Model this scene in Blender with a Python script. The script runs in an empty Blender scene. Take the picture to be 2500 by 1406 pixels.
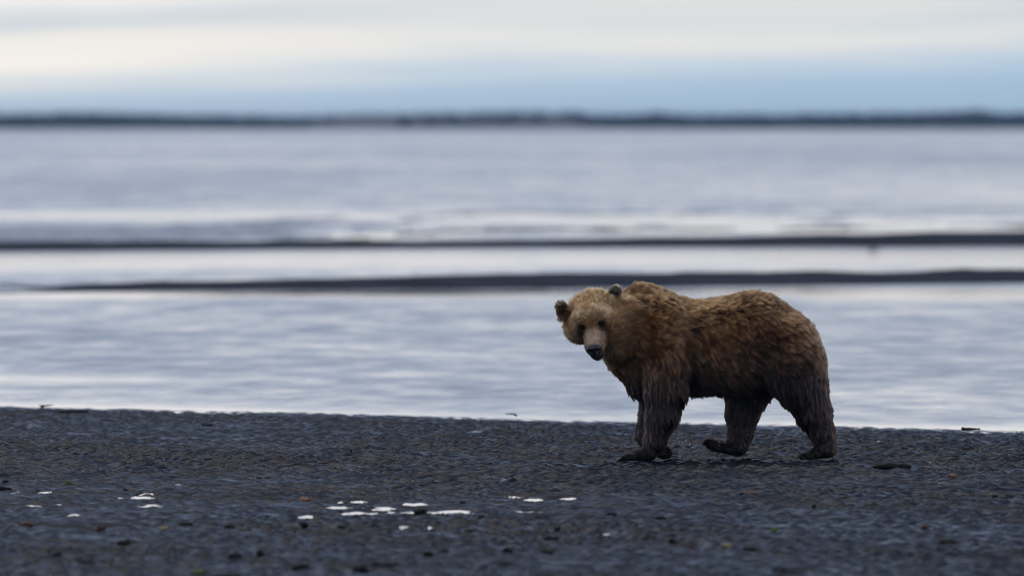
import bpy, bmesh, math, random
import numpy as np
from mathutils import Vector, Matrix, kdtree, noise as mnoise

rng = np.random.default_rng(11)
random.seed(11)
scene = bpy.context.scene
R = math.radians

# ------------------------------------------------------------------ camera
FPX = 27778.0          # photo pixels per radian (400 mm lens, 36 mm sensor, 2500 px)
CAMY, CAMH = -80.0, 2.376
HOR = 300.0            # photo row of the horizon
cam_d = bpy.data.cameras.new("camera")
cam = bpy.data.objects.new("camera", cam_d)
scene.collection.objects.link(cam)
scene.camera = cam
cam.location = (0, CAMY, CAMH)
cam.rotation_euler = (R(90) - math.atan((703 - HOR) / FPX), 0, 0)
cam_d.lens, cam_d.sensor_width = 400, 36
cam_d.clip_start, cam_d.clip_end = 1.0, 60000
cam_d.dof.use_dof = True
cam_d.dof.focus_distance = 80.2
cam_d.dof.aperture_fstop = 3.4
cam_d.dof.aperture_blades = 9

# ------------------------------------------------------------------ sky
SUN_EL, SUN_AZ = 52.0, 14.0       # veiled sun behind the bear (azimuth from +Y towards -X)
world = bpy.data.worlds.new("World")
scene.world = world
world.use_nodes = True
nt = world.node_tree
nt.nodes.clear()


def N(tree, typ, **kw):
    n = tree.nodes.new(typ)
    for k, v in kw.items():
        setattr(n, k, v)
    return n


def L(tree, a, b):
    tree.links.new(a, b)


def M(tree, op, a, b=None, c=None, clamp=False):
    n = tree.nodes.new('ShaderNodeMath')
    n.operation = op
    n.use_clamp = clamp
    for i, v in enumerate((a, b, c)):
        if v is None:
            continue
        if isinstance(v, (int, float)):
            n.inputs[i].default_value = v
        else:
            tree.links.new(v, n.inputs[i])
    return n.outputs[0]


def ramp(tree, fac, stops, interp='EASE'):
    n = tree.nodes.new('ShaderNodeValToRGB')
    cr = n.color_ramp
    cr.interpolation = interp
    while len(cr.elements) < len(stops):
        cr.elements.new(0.5)
    for e, (p, c) in zip(cr.elements, stops):
        e.position = p
        e.color = (c, c, c, 1) if isinstance(c, (int, float)) else (*c, 1)
    if fac is not None:
        tree.links.new(fac, n.inputs[0])
    return n.outputs[0]


def mixc(tree, fac, a, b, mode='MIX'):
    n = tree.nodes.new('ShaderNodeMix')
    n.data_type = 'RGBA'
    n.blend_type = mode
    for s, v in ((n.inputs[0], fac), (n.inputs[6], a), (n.inputs[7], b)):
        if isinstance(v, (int, float)):
            s.default_value = v
        elif isinstance(v, tuple):
            s.default_value = (*v, 1)
        else:
            tree.links.new(v, s)
    return n.outputs[2]


def noisen(tree, vec, scale, detail=3, rough=0.5, dist=0.0):
    n = tree.nodes.new('ShaderNodeTexNoise')
    n.inputs['Scale'].default_value = scale
    n.inputs['Detail'].default_value = detail
    n.inputs['Roughness'].default_value = rough
    n.inputs['Distortion'].default_value = dist
    if vec is not None:
        tree.links.new(vec, n.inputs['Vector'])
    return n.outputs['Fac']


def mapping(tree, vec, scale=(1, 1, 1), loc=(0, 0, 0), rot=(0, 0, 0)):
    n = tree.nodes.new('ShaderNodeMapping')
    n.inputs['Scale'].default_value = scale
    n.inputs['Location'].default_value = loc
    n.inputs['Rotation'].default_value = rot
    tree.links.new(vec, n.inputs['Vector'])
    return n.outputs[0]


def lin(r, g, b):
    f = lambda c: ((c / 255 + 0.055) / 1.055) ** 2.4 if c > 10 else c / 255 / 12.92
    return (f(r), f(g), f(b))


tc = N(nt, 'ShaderNodeTexCoord')
sep = N(nt, 'ShaderNodeSeparateXYZ')
L(nt, tc.outputs['Generated'], sep.inputs[0])
elev = M(nt, 'MAXIMUM', sep.outputs['Z'], 0.0)
# layered cloud: the height axis is stretched like a deck seen edge-on (log of elevation)
lg = M(nt, 'LOGARITHM', M(nt, 'ADD', M(nt, 'MULTIPLY', elev, 160.0), 1.0), 2.718)
comb = N(nt, 'ShaderNodeCombineXYZ')
L(nt, M(nt, 'ADD', M(nt, 'MULTIPLY', sep.outputs['X'], 17.0), 3.7), comb.inputs[0])
L(nt, M(nt, 'MULTIPLY', sep.outputs['Y'], 9.0), comb.inputs[1])
L(nt, M(nt, 'MULTIPLY', lg, 2.4), comb.inputs[2])
n1 = noisen(nt, comb.outputs[0], 1.0, 3, 0.5)
comb2 = N(nt, 'ShaderNodeCombineXYZ')
L(nt, M(nt, 'MULTIPLY', sep.outputs['X'], 26.0), comb2.inputs[0])
L(nt, M(nt, 'MULTIPLY', sep.outputs['Y'], 26.0), comb2.inputs[1])
L(nt, M(nt, 'MULTIPLY', lg, 7.0), comb2.inputs[2])
n2 = noisen(nt, comb2.outputs[0], 1.0, 2, 0.5)
wob = M(nt, 'ADD', M(nt, 'MULTIPLY', M(nt, 'SUBTRACT', n1, 0.5), 0.30), M(nt, 'MULTIPLY', M(nt, 'SUBTRACT', n2, 0.5), 0.28))
lgw = M(nt, 'ADD', lg, wob)
lgw = M(nt, 'ADD', lgw, M(nt, 'MULTIPLY', sep.outputs['X'], -2.2))
SK = lambda e_rad: math.log(1 + 160 * e_rad) / 5.1
px = lambda y: SK((HOR - y) / FPX)
upper = [(SK(0.0140), lin(250, 245, 243)),
         (SK(0.038), lin(240, 239, 244)),
         (SK(0.060), lin(203, 215, 236)),
         (SK(0.12), lin(174, 193, 226)),
         (SK(0.30), lin(156, 176, 214)),
         (1.0, lin(196, 207, 230))]
hgt = M(nt, 'DIVIDE', lgw, 5.1, clamp=True)
cl_bright = ramp(nt, hgt, [
    (0.0, lin(206, 222, 232)), (px(225), lin(198, 217, 232)), (px(180), lin(226, 232, 234)), (px(120), lin(255, 249, 241)),
    (px(70), lin(247, 243, 236)), (px(20), lin(206, 215, 223))] + upper)
cl_blue = ramp(nt, hgt, [
    (0.0, lin(176, 204, 226)), (px(225), lin(160, 192, 220)), (px(170), lin(172, 200, 224)), (px(120), lin(220, 224, 226)),
    (px(70), lin(205, 215, 222)), (px(20), lin(224, 226, 225))] + upper)
# lanes of thinner, sunlit cloud round the whole horizon
lane = M(nt, 'ADD', 0.5, M(nt, 'MULTIPLY', M(nt, 'SINE', M(nt, 'ADD', M(nt, 'MULTIPLY', sep.outputs['X'], -24.0), M(nt, 'MULTIPLY', M(nt, 'SUBTRACT', n1, 0.5), 2.5))), 0.55), clamp=True)
cloud = mixc(nt, lane, cl_blue, cl_bright)
skyt = N(nt, 'ShaderNodeTexSky', sky_type='NISHITA')
skyt.sun_disc = False
skyt.sun_elevation = R(SUN_EL)
skyt.sun_rotation = R(-SUN_AZ)
skyt.air_density = 1.0
skyt.dust_density = 1.0
cl10 = mixc(nt, 1.0, cloud, (10.7, 10.7, 10.7), 'MULTIPLY')
skyc = mixc(nt, 0.90, skyt.outputs[0], cl10)
bg = N(nt, 'ShaderNodeBackground')
bg.inputs['Strength'].default_value = 0.1
L(nt, skyc, bg.inputs['Color'])
wo = N(nt, 'ShaderNodeOutputWorld')
L(nt, bg.outputs[0], wo.inputs['Surface'])

# ------------------------------------------------------------------ sun through cloud
sun_d = bpy.data.lights.new("sun", 'SUN')
sun_d.energy = 0.5
sun_d.angle = R(28)
sun_d.color = (1.0, 0.93, 0.84)
sun = bpy.data.objects.new("sun", sun_d)
scene.collection.objects.link(sun)
sdir = Vector((-math.sin(R(SUN_AZ)) * math.cos(R(SUN_EL)), math.cos(R(SUN_AZ)) * math.cos(R(SUN_EL)), math.sin(R(SUN_EL))))
sun.rotation_euler = sdir.to_track_quat('Z', 'Y').to_euler()

vs = scene.view_settings
vs.view_transform = 'Standard'
vs.look = 'None'
vs.exposure = 0.0
vs.gamma = 1.0
scene.cycles.filter_width = 1.0
scene.cycles.use_denoising = True
scene.cycles.use_adaptive_sampling = False
scene.cycles.max_bounces = 8
scene.cycles.transparent_max_bounces = 8
scene.cycles.volume_bounces = 0


# ------------------------------------------------------------------ helpers
def P(x, y, Y=0.0):
    """photo pixel + world depth -> world point"""
    D = Y - CAMY
    return np.array([(x - 1250) / FPX * D, Y, CAMH - (y - HOR) / FPX * D])


def gpt(x, y, z=0.0):
    """photo pixel -> point on the level z"""
    D = (CAMH - z) * FPX / (y - HOR)
    return np.array([(x - 1250) / FPX * D, CAMY + D, z])


def hash2(ix, iy, s):
    h = (ix.astype(np.int64) * 374761393 + iy.astype(np.int64) * 668265263 + s * 974634777) & 0x7fffffff
    h = ((h ^ (h >> 13)) * 1274126177) & 0x7fffffff
    return ((h ^ (h >> 16)) & 0xffff) / 65535.0


def vn2(x, y, s=0):
    ix, iy = np.floor(x), np.floor(y)
    fx, fy = x - ix, y - iy
    ux, uy = fx * fx * (3 - 2 * fx), fy * fy * (3 - 2 * fy)
    a, b = hash2(ix, iy, s), hash2(ix + 1, iy, s)
    c, d = hash2(ix, iy + 1, s), hash2(ix + 1, iy + 1, s)
    return (a * (1 - ux) + b * ux) * (1 - uy) + (c * (1 - ux) + d * ux) * uy * 1.0


def fbm2(x, y, s=0, o=3):
    v, a, t = 0, 0.5, 0
    for i in range(o):
        v = v + a * vn2(x * 2 ** i + 17.3 * i, y * 2 ** i + 5.1 * i, s + i)
        t += a
        a *= 0.5
    return v / t


def vn3(p, f, s=0):
    """smooth 3-D noise of points (n,3) at frequency f, 0..1"""
    a = vn2(p[:, 0] * f + 3.1 * p[:, 1] * f * 0.37, p[:, 2] * f + p[:, 1] * f * 0.61, s)
    b = vn2(p[:, 1] * f * 1.03 + 7.7, p[:, 2] * f * 0.83 - p[:, 0] * f * 0.45 + 2.2, s + 5)
    return 0.5 * (a + b)


def sstep(a, b, x):
    t = np.clip((x - a) / (b - a), 0, 1)
    return t * t * (3 - 2 * t)


def mesh_np(name, verts, quads, mat=None, smooth=True, parent=None):
    me = bpy.data.meshes.new(name)
    verts = np.asarray(verts, np.float32)
    quads = np.asarray(quads, np.int32)
    k = quads.shape[1]
    me.vertices.add(len(verts))
    me.vertices.foreach_set('co', verts.ravel())
    me.loops.add(quads.size)
    me.loops.foreach_set('vertex_index', quads.ravel())
    me.polygons.add(len(quads))
    me.polygons.foreach_set('loop_start', np.arange(0, quads.size, k, dtype=np.int32))
    me.polygons.foreach_set('use_smooth', np.full(len(quads), smooth))
    me.update(calc_edges=True)
    me.validate()
    o = bpy.data.objects.new(name, me)
    scene.collection.objects.link(o)
    if mat:
        me.materials.append(mat)
    if parent:
        o.parent = parent
    return o


def tag(o, label=None, cat=None, group=None, kind=None):
    for k, v in (('label', label), ('category', cat), ('group', group), ('kind', kind)):
        if v:
            o[k] = v
    return o


def new_mat(name):
    m = bpy.data.materials.new(name)
    m.use_nodes = True
    t = m.node_tree
    return m, t, t.nodes['Principled BSDF']


def grid_quads(nx, ny):
    i = np.arange(nx * ny).reshape(ny, nx)
    return np.stack([i[:-1, :-1], i[:-1, 1:], i[1:, 1:], i[1:, :-1]], -1).reshape(-1, 4)


# ------------------------------------------------------------------ materials of the setting
def sand_material():
    m, t, b = new_mat("wet_sand")
    co = N(t, 'ShaderNodeTexCoord').outputs['Object']
    big = noisen(t, mapping(t, co, (0.6, 0.25, 0.6)), 1.0, 4, 0.55)
    mid = noisen(t, co, 7.0, 3, 0.6)
    col = ramp(t, M(t, 'ADD', M(t, 'MULTIPLY', big, 0.7), M(t, 'MULTIPLY', mid, 0.3)), [
        (0.28, (0.006, 0.006, 0.0088)), (0.5, (0.010, 0.0098, 0.0138)), (0.72, (0.020, 0.019, 0.0225))], 'LINEAR')
    speck = noisen(t, co, 90.0, 2, 0.7)
    col = mixc(t, M(t, 'MULTIPLY', ramp(t, speck, [(0.55, 0.0), (0.75, 1.0)]), 0.3), col, (0.05, 0.048, 0.05))
    L(t, col, b.inputs['Base Color'])
    wet = noisen(t, mapping(t, co, (1.0, 0.35, 1.0), (3, 1, 0)), 1.6, 4, 0.6)
    rr = ramp(t, wet, [(0.35, 0.18), (0.55, 0.26), (0.75, 0.38)])
    L(t, rr, b.inputs['Roughness'])
    b.inputs['IOR'].default_value = 1.36
    b.inputs['Specular IOR Level'].default_value = 0.05
    bump = N(t, 'ShaderNodeBump')
    bump.inputs['Strength'].default_value = 0.15
    bump.inputs['Distance'].default_value = 0.01
    L(t, noisen(t, co, 30.0, 3, 0.6), bump.inputs['Height'])
    L(t, bump.outputs[0], b.inputs['Normal'])
    return m


def bar_material():
    m, t, b = new_mat("drained_sand")
    co = N(t, 'ShaderNodeTexCoord').outputs['Object']
    L(t, ramp(t, noisen(t, co, 0.8, 4, 0.6), [(0.3, (0.016, 0.018, 0.028)), (0.7, (0.034, 0.035, 0.046))]), b.inputs['Base Color'])
    b.inputs['Roughness'].default_value = 0.95
    b.inputs['Specular IOR Level'].default_value = 0.06
    return m


def water_material():
    m, t, b = new_mat("shallow_water")
    co = N(t, 'ShaderNodeTexCoord').outputs['Object']
    at = N(t, 'ShaderNodeAttribute', attribute_name='calm')
    calm = at.outputs['Fac']
    b.inputs['Base Color'].default_value = (0.045, 0.055, 0.070, 1)
    b.inputs['IOR'].default_value = 1.33
    # wind-ruffled patches against slicks
    pat = noisen(t, mapping(t, co, (0.32, 0.075, 1)), 1.0, 5, 0.6)
    pat2 = noisen(t, mapping(t, co, (0.02, 0.0045, 1), (5, 2, 0)), 1.0, 4, 0.55)
    pat3 = noisen(t, mapping(t, co, (1.5, 0.42, 1), (1, 7, 0)), 1.0, 4, 0.65)
    mixn = M(t, 'ADD', M(t, 'ADD', M(t, 'MULTIPLY', pat, 0.35), M(t, 'MULTIPLY', pat2, 0.30)), M(t, 'MULTIPLY', pat3, 0.35))
    rf = ramp(t, mixn, [(0.40, 0.15), (0.60, 1.0)], 'LINEAR')
    ruff = M(t, 'MULTIPLY', rf, M(t, 'SUBTRACT', 1.0, calm, clamp=True))
    L(t, M(t, 'ADD', 0.04, M(t, 'MULTIPLY', ruff, 0.20)), b.inputs['Roughness'])
    w1 = noisen(t, mapping(t, co, (3.0, 5.0, 1), (0, 0, 0), (0, 0, 0.25)), 1.0, 4, 0.6)
    w2 = noisen(t, mapping(t, co, (11.0, 17.0, 1), (2, 1, 0), (0, 0, -0.3)), 1.0, 2, 0.5)
    h = M(t, 'ADD', M(t, 'MULTIPLY', w1, 1.0), M(t, 'MULTIPLY', w2, 0.3))
    bump = N(t, 'ShaderNodeBump')
    bump.inputs['Distance'].default_value = 0.05
    L(t, M(t, 'MULTIPLY', ruff, 0.45), bump.inputs['Strength'])
    L(t, h, bump.inputs['Height'])
    L(t, bump.outputs[0], b.inputs['Normal'])
    return m


SAND = sand_material()
WATER = water_material()
BARM = bar_material()
MUD = sand_material()
MUD.name = "wet_mud"
_b = MUD.node_tree.nodes['Principled BSDF']
_b.inputs['Specular IOR Level'].default_value = 0.2

# ------------------------------------------------------------------ the tidal flat: one sheet to the horizon
WL = -0.05              # water level
A_ = gpt(0, 988, WL)
B_ = gpt(2500, 1052, WL)
SL = (B_[1] - A_[1]) / (B_[0] - A_[0])


def edge_y(X):
    Xs = 14 * np.tanh(X / 14)
    base = A_[1] + SL * (Xs - A_[0])
    return base + 1.0 * (fbm2(X * 0.55, X * 0 + 3.3, 4, 3) - 0.5) + 0.5 * (fbm2(X * 3.1, X * 0 + 1.3, 9, 2) - 0.5)


puddle_spots = [  # photo x, y, half width px
    (85, 1236, 26), (352, 1208, 20), (348, 1217, 24), (368, 1237, 20), (110, 1205, 14), (293, 1218, 11), (40, 1204, 14),
    (145, 1233, 10), (175, 1260, 13), (820, 1242, 26), (876, 1255, 40), (935, 1245, 52), (975, 1254, 30), (877, 1227, 18),
    (1010, 1233, 26), (1100, 1252, 52), (1258, 1215, 18), (1300, 1223, 22), (1285, 1251, 26), (1385, 1219, 16),
    (990, 1290, 12), (1055, 1291, 13), (1470, 1305, 18), (835, 1229, 9), (745, 1264, 16), (700, 1205, 10), (2271, 1129, 6)]

xs = np.concatenate([-np.geomspace(9000, 5.6, 46)[:-1], np.arange(-5.5, 5.51, 0.025), np.geomspace(5.6, 9000, 46)[1:]])
ys = np.concatenate([-np.geomspace(140, 22.5, 24)[:-1], np.arange(-22.4, -10, 0.032), np.arange(-10, 5, 0.02),
                     np.arange(5, 18.5, 0.03), 18.5 + np.geomspace(0.1, 16000, 60)])
GX, GY = np.meshgrid(xs, ys)


def ripples(X, Y):
    wx = 0.55 * (fbm2(X * 1.7, Y * 1.7, 21, 2) - 0.5)
    wy = 0.42 * (fbm2(X * 1.9 + 9, Y * 1.9, 25, 3) - 0.5)
    k = 2 * math.pi
    lam = 0.155
    p1 = k * ((Y + wy) * 0.93 + (X + wx) * 0.36) / lam
    p2 = k * ((Y + wy * 0.8) * 0.90 - (X + wx) * 0.44) / (lam * 1.21)
    r1 = 1 - np.abs(np.sin(p1 * 0.5))
    r2 = 1 - np.abs(np.sin(p2 * 0.5))
    m1 = sstep(0.3, 0.7, fbm2(X * 2.3, Y * 1.3, 31, 2))
    h = 0.036 * (r1 ** 1.2 * (0.35 + 0.65 * m1) + r2 ** 1.2 * (1.0 - 0.65 * m1)) - 0.028
    amp = 0.45 + 0.9 * fbm2(X * 0.45, Y * 0.22, 35, 2)
    h = h * amp
    h += 0.020 * (fbm2(X * 1.1, Y * 0.8, 41, 3) - 0.5)
    h += 0.004 * (fbm2(X * 9, Y * 9, 45, 2) - 0.5)
    return h


fade = sstep(5.6, 4.9, np.abs(GX)) * sstep(-23.0, -22.0, GY) * sstep(19.0, 18.0, GY)
EY = edge_y(GX)
dist = EY - GY           # >0 on land
H = ripples(GX, GY) * fade * sstep(-0.4, 2.5, dist) 
H += -0.050 * sstep(6.5, 0.0, dist) - 0.9 * sstep(0.0, -12.0, dist) - 0.01 * sstep(0.2, -0.5, dist)
# the trough scuffed by the bear's feet
tx = (GX - 1.72) / 0.62
ty = (GY + 0.42 + 0.03 * np.sin(GX * 9)) / 0.16
H += -0.020 * np.exp(-np.abs(tx) ** 6) * np.exp(-ty ** 2) * fade
ty2 = (GY + 0.80 + 0.04 * np.sin(GX * 7 + 1)) / 0.13
H += 0.016 * np.exp(-np.abs(tx) ** 6) * np.exp(-ty2 ** 2) * fade
pud = []
LOW = np.zeros_like(H)
for (x, y, w) in puddle_spots:
    p = gpt(x, y, -0.012)
    rx = w / FPX * (p[1] - CAMY)
    ry = 0.16 + 0.6 * rx
    q = ((GX - p[0]) / rx) ** 2 + ((GY - p[1]) / ry) ** 2
    q = q + 1.4 * (fbm2(GX * 6, GY * 5, 61, 2) - 0.5)
    H += -0.012 * np.exp(-np.clip(q, 0, 30) ** 1.5) * fade
    qb = ((GX - p[0]) / (rx * 1.8 + 0.1)) ** 2 + ((GY - p[1] + 0.25) / (ry * 1.8 + 0.4)) ** 2
    LOW = np.maximum(LOW, np.exp(-np.clip(qb, 0, 30) ** 2))
    pud.append((p, rx, ry))
# lower, wetter ground round the puddles
H -= 0.004 * LOW * fade
verts = np.stack([GX, GY, H], -1).reshape(-1, 3)
ground = mesh_np("beach_sand", verts, grid_quads(len(xs), len(ys)), SAND)
tag(ground, "rippled dark wet sand of the tidal flat", kind='structure')

# still water lying in the ripple troughs
PUD_M, t, b = new_mat("still_water")
b.inputs['Base Color'].default_value = (0.03, 0.032, 0.036, 1)
b.inputs['Roughness'].default_value = 0.03
b.inputs['IOR'].default_value = 1.33
for (p, rx, ry) in pud:
    n = 26
    ang = np.linspace(0, 2 * math.pi, n, endpoint=False)
    rad = 1.35 * (0.75 + 0.5 * rng.random(n))
    v = [[p[0], p[1], -0.006]]
    for a, r_ in zip(ang, rad):
        v.append([p[0] + rx * r_ * math.cos(a), p[1] + ry * r_ * math.sin(a), -0.006])
    f = [[0, 1 + i, 1 + (i + 1) % n] for i in range(n)]
    o = mesh_np("puddle", v, f, PUD_M, smooth=False)
    tag(o, "small puddle of still water in a sand ripple", kind='structure')

# ------------------------------------------------------------------ sandbars out in the shallows
def bar(name, bottom, top, width, seed, mat, rough=0.02, mott=0.0):
    """bottom / top: photo profile points (x, y) of the near waterline and of the crest"""
    bx, by = np.array(bottom).T
    tx_, ty_ = np.array(top).T
    n, kk = 420, 26
    X = np.linspace(-400, 2900, n)
    yb, yt = np.interp(X, bx, by), np.interp(X, tx_, ty_)
    D0 = (CAMH - WL) * FPX / (yb - HOR)
    wid = width * (1 + 0.3 * (fbm2(X / 260, X * 0, seed, 2) - 0.5))
    Dc = D0 + wid * 0.45
    zc = CAMH - (yt - HOR) / FPX * Dc
    zc = np.maximum(zc, WL - 0.05)
    rows = []
    for j in range(kk):
        u = j / (kk - 1)
        D = D0 + wid * (u * 1.3 - 0.15)
        v = np.clip((u * 1.3 - 0.15), -0.15, 1.15)
        prof = np.where(v < 0.45, np.sin(np.clip(v / 0.45, -0.5, 1) * math.pi / 2), np.cos((v - 0.45) / 0.55 * math.pi / 2))
        Xw = (X - 1250) / FPX * D
        z = WL + (zc - WL) * prof
        z = z + (fbm2(Xw * 0.7, D * 0.6, seed + 3, 3) - 0.5) * 2 * rough * (0.3 + np.clip(prof, 0, 1)) + mott * (fbm2(Xw * 0.9, D * 0.22, seed + 8, 3) - 0.5)
        rows.append(np.stack([Xw, D + CAMY, z], -1))
    V = np.stack(rows, 0).reshape(-1, 3)
    o = mesh_np(name, V, grid_quads(n, kk), mat)
    return tag(o, kind='structure')


bar("sandbar", [(-400, 716), (0, 714), (600, 709), (1250, 704), (2500, 691), (2900, 688)],
    [(-400, 715), (0, 707), (140, 704), (200, 697), (400, 690), (650, 684), (1000, 677), (1150, 671), (1400, 669), (2000, 663), (2500, 659), (2900, 657)], 7.5, 71, BARM, rough=0.04)
bar("sandbar", [(-400, 617), (0, 615), (900, 608), (1250, 606), (2500, 601), (2900, 599)],
    [(-400, 594), (0, 592), (850, 588), (1500, 583), (1800, 576), (2100, 570), (2500, 564), (2900, 561)], 9.0, 83, BARM, rough=0.03)
bar("mudflat", [(-400, 604), (0, 600), (500, 590), (900, 575), (1100, 560), (2900, 545)],
    [(-400, 563), (0, 564), (500, 560), (900, 556), (1100, 552), (1200, 548), (2900, 530)], 42.0, 97, MUD, rough=0.02, mott=0.13)

# ------------------------------------------------------------------ water sheet
wxs = np.concatenate([-np.geomspace(9000, 20, 40)[:-1], np.linspace(-20, 20, 81), np.geomspace(20, 9000, 40)[1:]])
wys = np.concatenate([np.arange(-30, 20, 0.5), np.arange(20, 300, 1.5), np.geomspace(300, 15000, 60)])
WX, WY = np.meshgrid(wxs, wys)
prow = HOR + (CAMH - WL) * FPX / np.maximum(WY - CAMY, 1)
pcol = 1250 + WX * FPX / np.maximum(WY - CAMY, 1)
pc = np.clip(pcol, 0, 2500)


def band(rows, half, amt, x0=-1e9, x1=1e9, sx=200):
    c = np.interp(pc, [r[0] for r in rows], [r[1] for r in rows])
    return amt * np.exp(-((prow - c) / half) ** 2) * sstep(x0 - sx, x0 + sx, pcol) * sstep(x1 + sx, x1 - sx, pcol)


wn = fbm2(WX * 0.25, WY * 0.09, 131, 3)
shore = WY - edge_y(WX)
calm = 0.95 * np.exp(-np.clip(shore, 0, 90) / 1.9) * (0.6 + 0.7 * wn)
calm = np.maximum(calm, band([(0, 723), (1250, 714), (2500, 712)], 11, 0.98))
calm = np.maximum(calm, band([(0, 722), (1250, 718), (2500, 722)], 16, 0.95, 1900))
calm = np.maximum(calm, band([(0, 640), (1250, 632), (2500, 632)], 34, 0.80))
calm = np.maximum(calm, band([(0, 610), (1250, 560), (2500, 556)], 15, 0.97, 700))
calm = np.maximum(calm, band([(0, 525), (1250, 532), (2500, 548)], 14, 0.75))
calm = np.maximum(calm, band([(0, 925), (900, 930), (2500, 980)], 13, 0.75, -900, 500))
calm = np.clip(calm * (0.8 + 0.4 * wn), 0, 1)
wz = np.full(WX.shape, WL)
water = mesh_np("water", np.stack([WX, WY, wz], -1).reshape(-1, 3), grid_quads(len(wxs), len(wys)), WATER)
a = water.data.attributes.new('calm', 'FLOAT', 'POINT')
a.data.foreach_set('value', calm.astype(np.float32).ravel())
tag(water, "pale wind-ruffled shallow tidal water", kind='structure')

# ------------------------------------------------------------------ far shore and its wood
DF = (CAMH - WL) * FPX / (317 - HOR)
LAND, t, b = new_mat("far_bank")
co = N(t, 'ShaderNodeTexCoord').outputs['Object']
L(t, ramp(t, noisen(t, mapping(t, co, (0.012, 0.01, 0.05)), 1.0, 4, 0.6), [(0.35, (0.04, 0.042, 0.04)), (0.6, (0.13, 0.12, 0.11))]), b.inputs['Base Color'])
b.inputs['Roughness'].default_value = 0.9
nx = 400
X = np.linspace(-2500, 2500, nx)
rows = []
bank_h = 1.5 + 3.2 * sstep(-90, -40, X) * sstep(40, 10, X) + 1.2 * fbm2(X / 60, X * 0, 151, 3)
for (dy, f) in ((0, -0.1), (6, 0.25), (16, 0.7), (40, 0.95), (140, 1.0), (400, 1.1), (1500, 1.2), (1600, -0.1)):
    rows.append(np.stack([X, np.full(nx, CAMY + DF + dy) + 12 * (fbm2(X / 90, X * 0 + 2, 155, 2) - 0.5), bank_h * f + WL - 0.05], -1))
tag(mesh_np("far_shore_land", np.stack(rows).reshape(-1, 3), grid_quads(nx, len(rows)), LAND), kind='structure')

WOOD, t, b = new_mat("distant_wood")
oi = N(t, 'ShaderNodeTexCoord').outputs['Object']
L(t, ramp(t, noisen(t, oi, 0.08, 3, 0.6), [(0.3, (0.009, 0.013, 0.013)), (0.7, (0.022, 0.027, 0.022))]), b.inputs['Base Color'])
b.inputs['Roughness'].default_value = 0.9
topx, topy = np.array([(0, 284), (170, 279), (400, 284), (700, 287), (900, 283), (1080, 281), (1250, 278), (1400, 277), (1450, 284), (1560, 283), (1610, 279), (1690, 285),
                       (1900, 284), (2080, 281), (2300, 280), (2400, 274), (2440, 281), (2500, 280)]).T
V, F = [], []
for i in range(7000):
    x = rng.uniform(-1300, 1300)
    pxx = (x / DF) * FPX + 1250
    dy = rng.uniform(8, 60)
    ht = (HOR - np.interp(((pxx % 5000) if 0 <= pxx % 5000 <= 2500 else 5000 - pxx % 5000), topx, topy)) / FPX * (DF + dy) + CAMH
    ht *= rng.uniform(0.95, 1.2)
    if 760 < pxx < 1420 and rng.random() < 0.75:
        dy += 45
    z0 = 0.4
    r0 = rng.uniform(1.8, 3.4)
    base = len(V)
    prof = [(0.25, 0.55), (0.45, 1.0), (0.7, 0.72), (0.9, 0.3), (1.0, 0.02)]
    for (hh, rr) in prof:
        for k in range(6):
            aa = k / 6 * 2 * math.pi + rng.uniform(-0.3, 0.3)
            q = r0 * rr * rng.uniform(0.7, 1.3)
            V.append((x + q * math.cos(aa), CAMY + DF + dy + q * math.sin(aa), z0 + hh * (ht - z0) * rng.uniform(0.96, 1.04)))
    for j in range(len(prof) - 1):
        for k in range(6):
            F.append((base + j * 6 + k, base + j * 6 + (k + 1) % 6, base + (j + 1) * 6 + (k + 1) % 6, base + (j + 1) * 6 + k))
tag(mesh_np("far_wood", V, F, WOOD, smooth=False), "dark low wood along the far shore across the water", "wood", kind='stuff')

# ================================================================== THE BEAR
PXM = 80.0 / FPX                 # metres per photo pixel at the bear
HC = P(1449, 772, -0.30)         # centre of the skull
yaw, pitch, roll = R(-3.5), R(28), R(12)
# head frame: f forward (nose), u up, r towards picture right
f0 = Vector((math.sin(yaw), -math.cos(yaw), 0))
r0v = Vector((math.cos(yaw), math.sin(yaw), 0))
u0 = Vector((0, 0, 1))
f1 = f0 * math.cos(pitch) - u0 * math.sin(pitch)
u1 = u0 * math.cos(pitch) + f0 * math.sin(pitch)
r2 = r0v * math.cos(roll) + u1 * math.sin(roll)
u2 = u1 * math.cos(roll) - r0v * math.sin(roll)
HF, HR, HU = np.array(f1), np.array(r2), np.array(u2)


def hp(f, u, r):
    return HC + HF * f + HU * u + HR * r


def hloc(p):
    d = p - HC
    return d @ HF, d @ HU, d @ HR


STEP = 0.0105
lo = np.array([P(1325, 0)[0], -0.78, -0.03])
hi = np.array([P(2075, 0)[0], 0.46, 1.30])
dims = np.ceil((hi - lo) / STEP).astype(int)
ax = [lo[i] + STEP * np.arange(dims[i]) for i in range(3)]
FIELD = np.full(dims, 1.0, np.float32)


class Region:
    pass


def sub(bmin, bmax):
    s = []
    for i in range(3):
        a = max(0, int((bmin[i] - lo[i]) / STEP))
        b = min(dims[i], int((bmax[i] - lo[i]) / STEP) + 2)
        s.append(slice(a, max(a + 1, b)))
    return tuple(s)


def smin(a, b, k):
    h = np.clip(0.5 + 0.5 * (b - a) / k, 0, 1)
    return b * (1 - h) + a * h - k * h * (1 - h)


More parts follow.
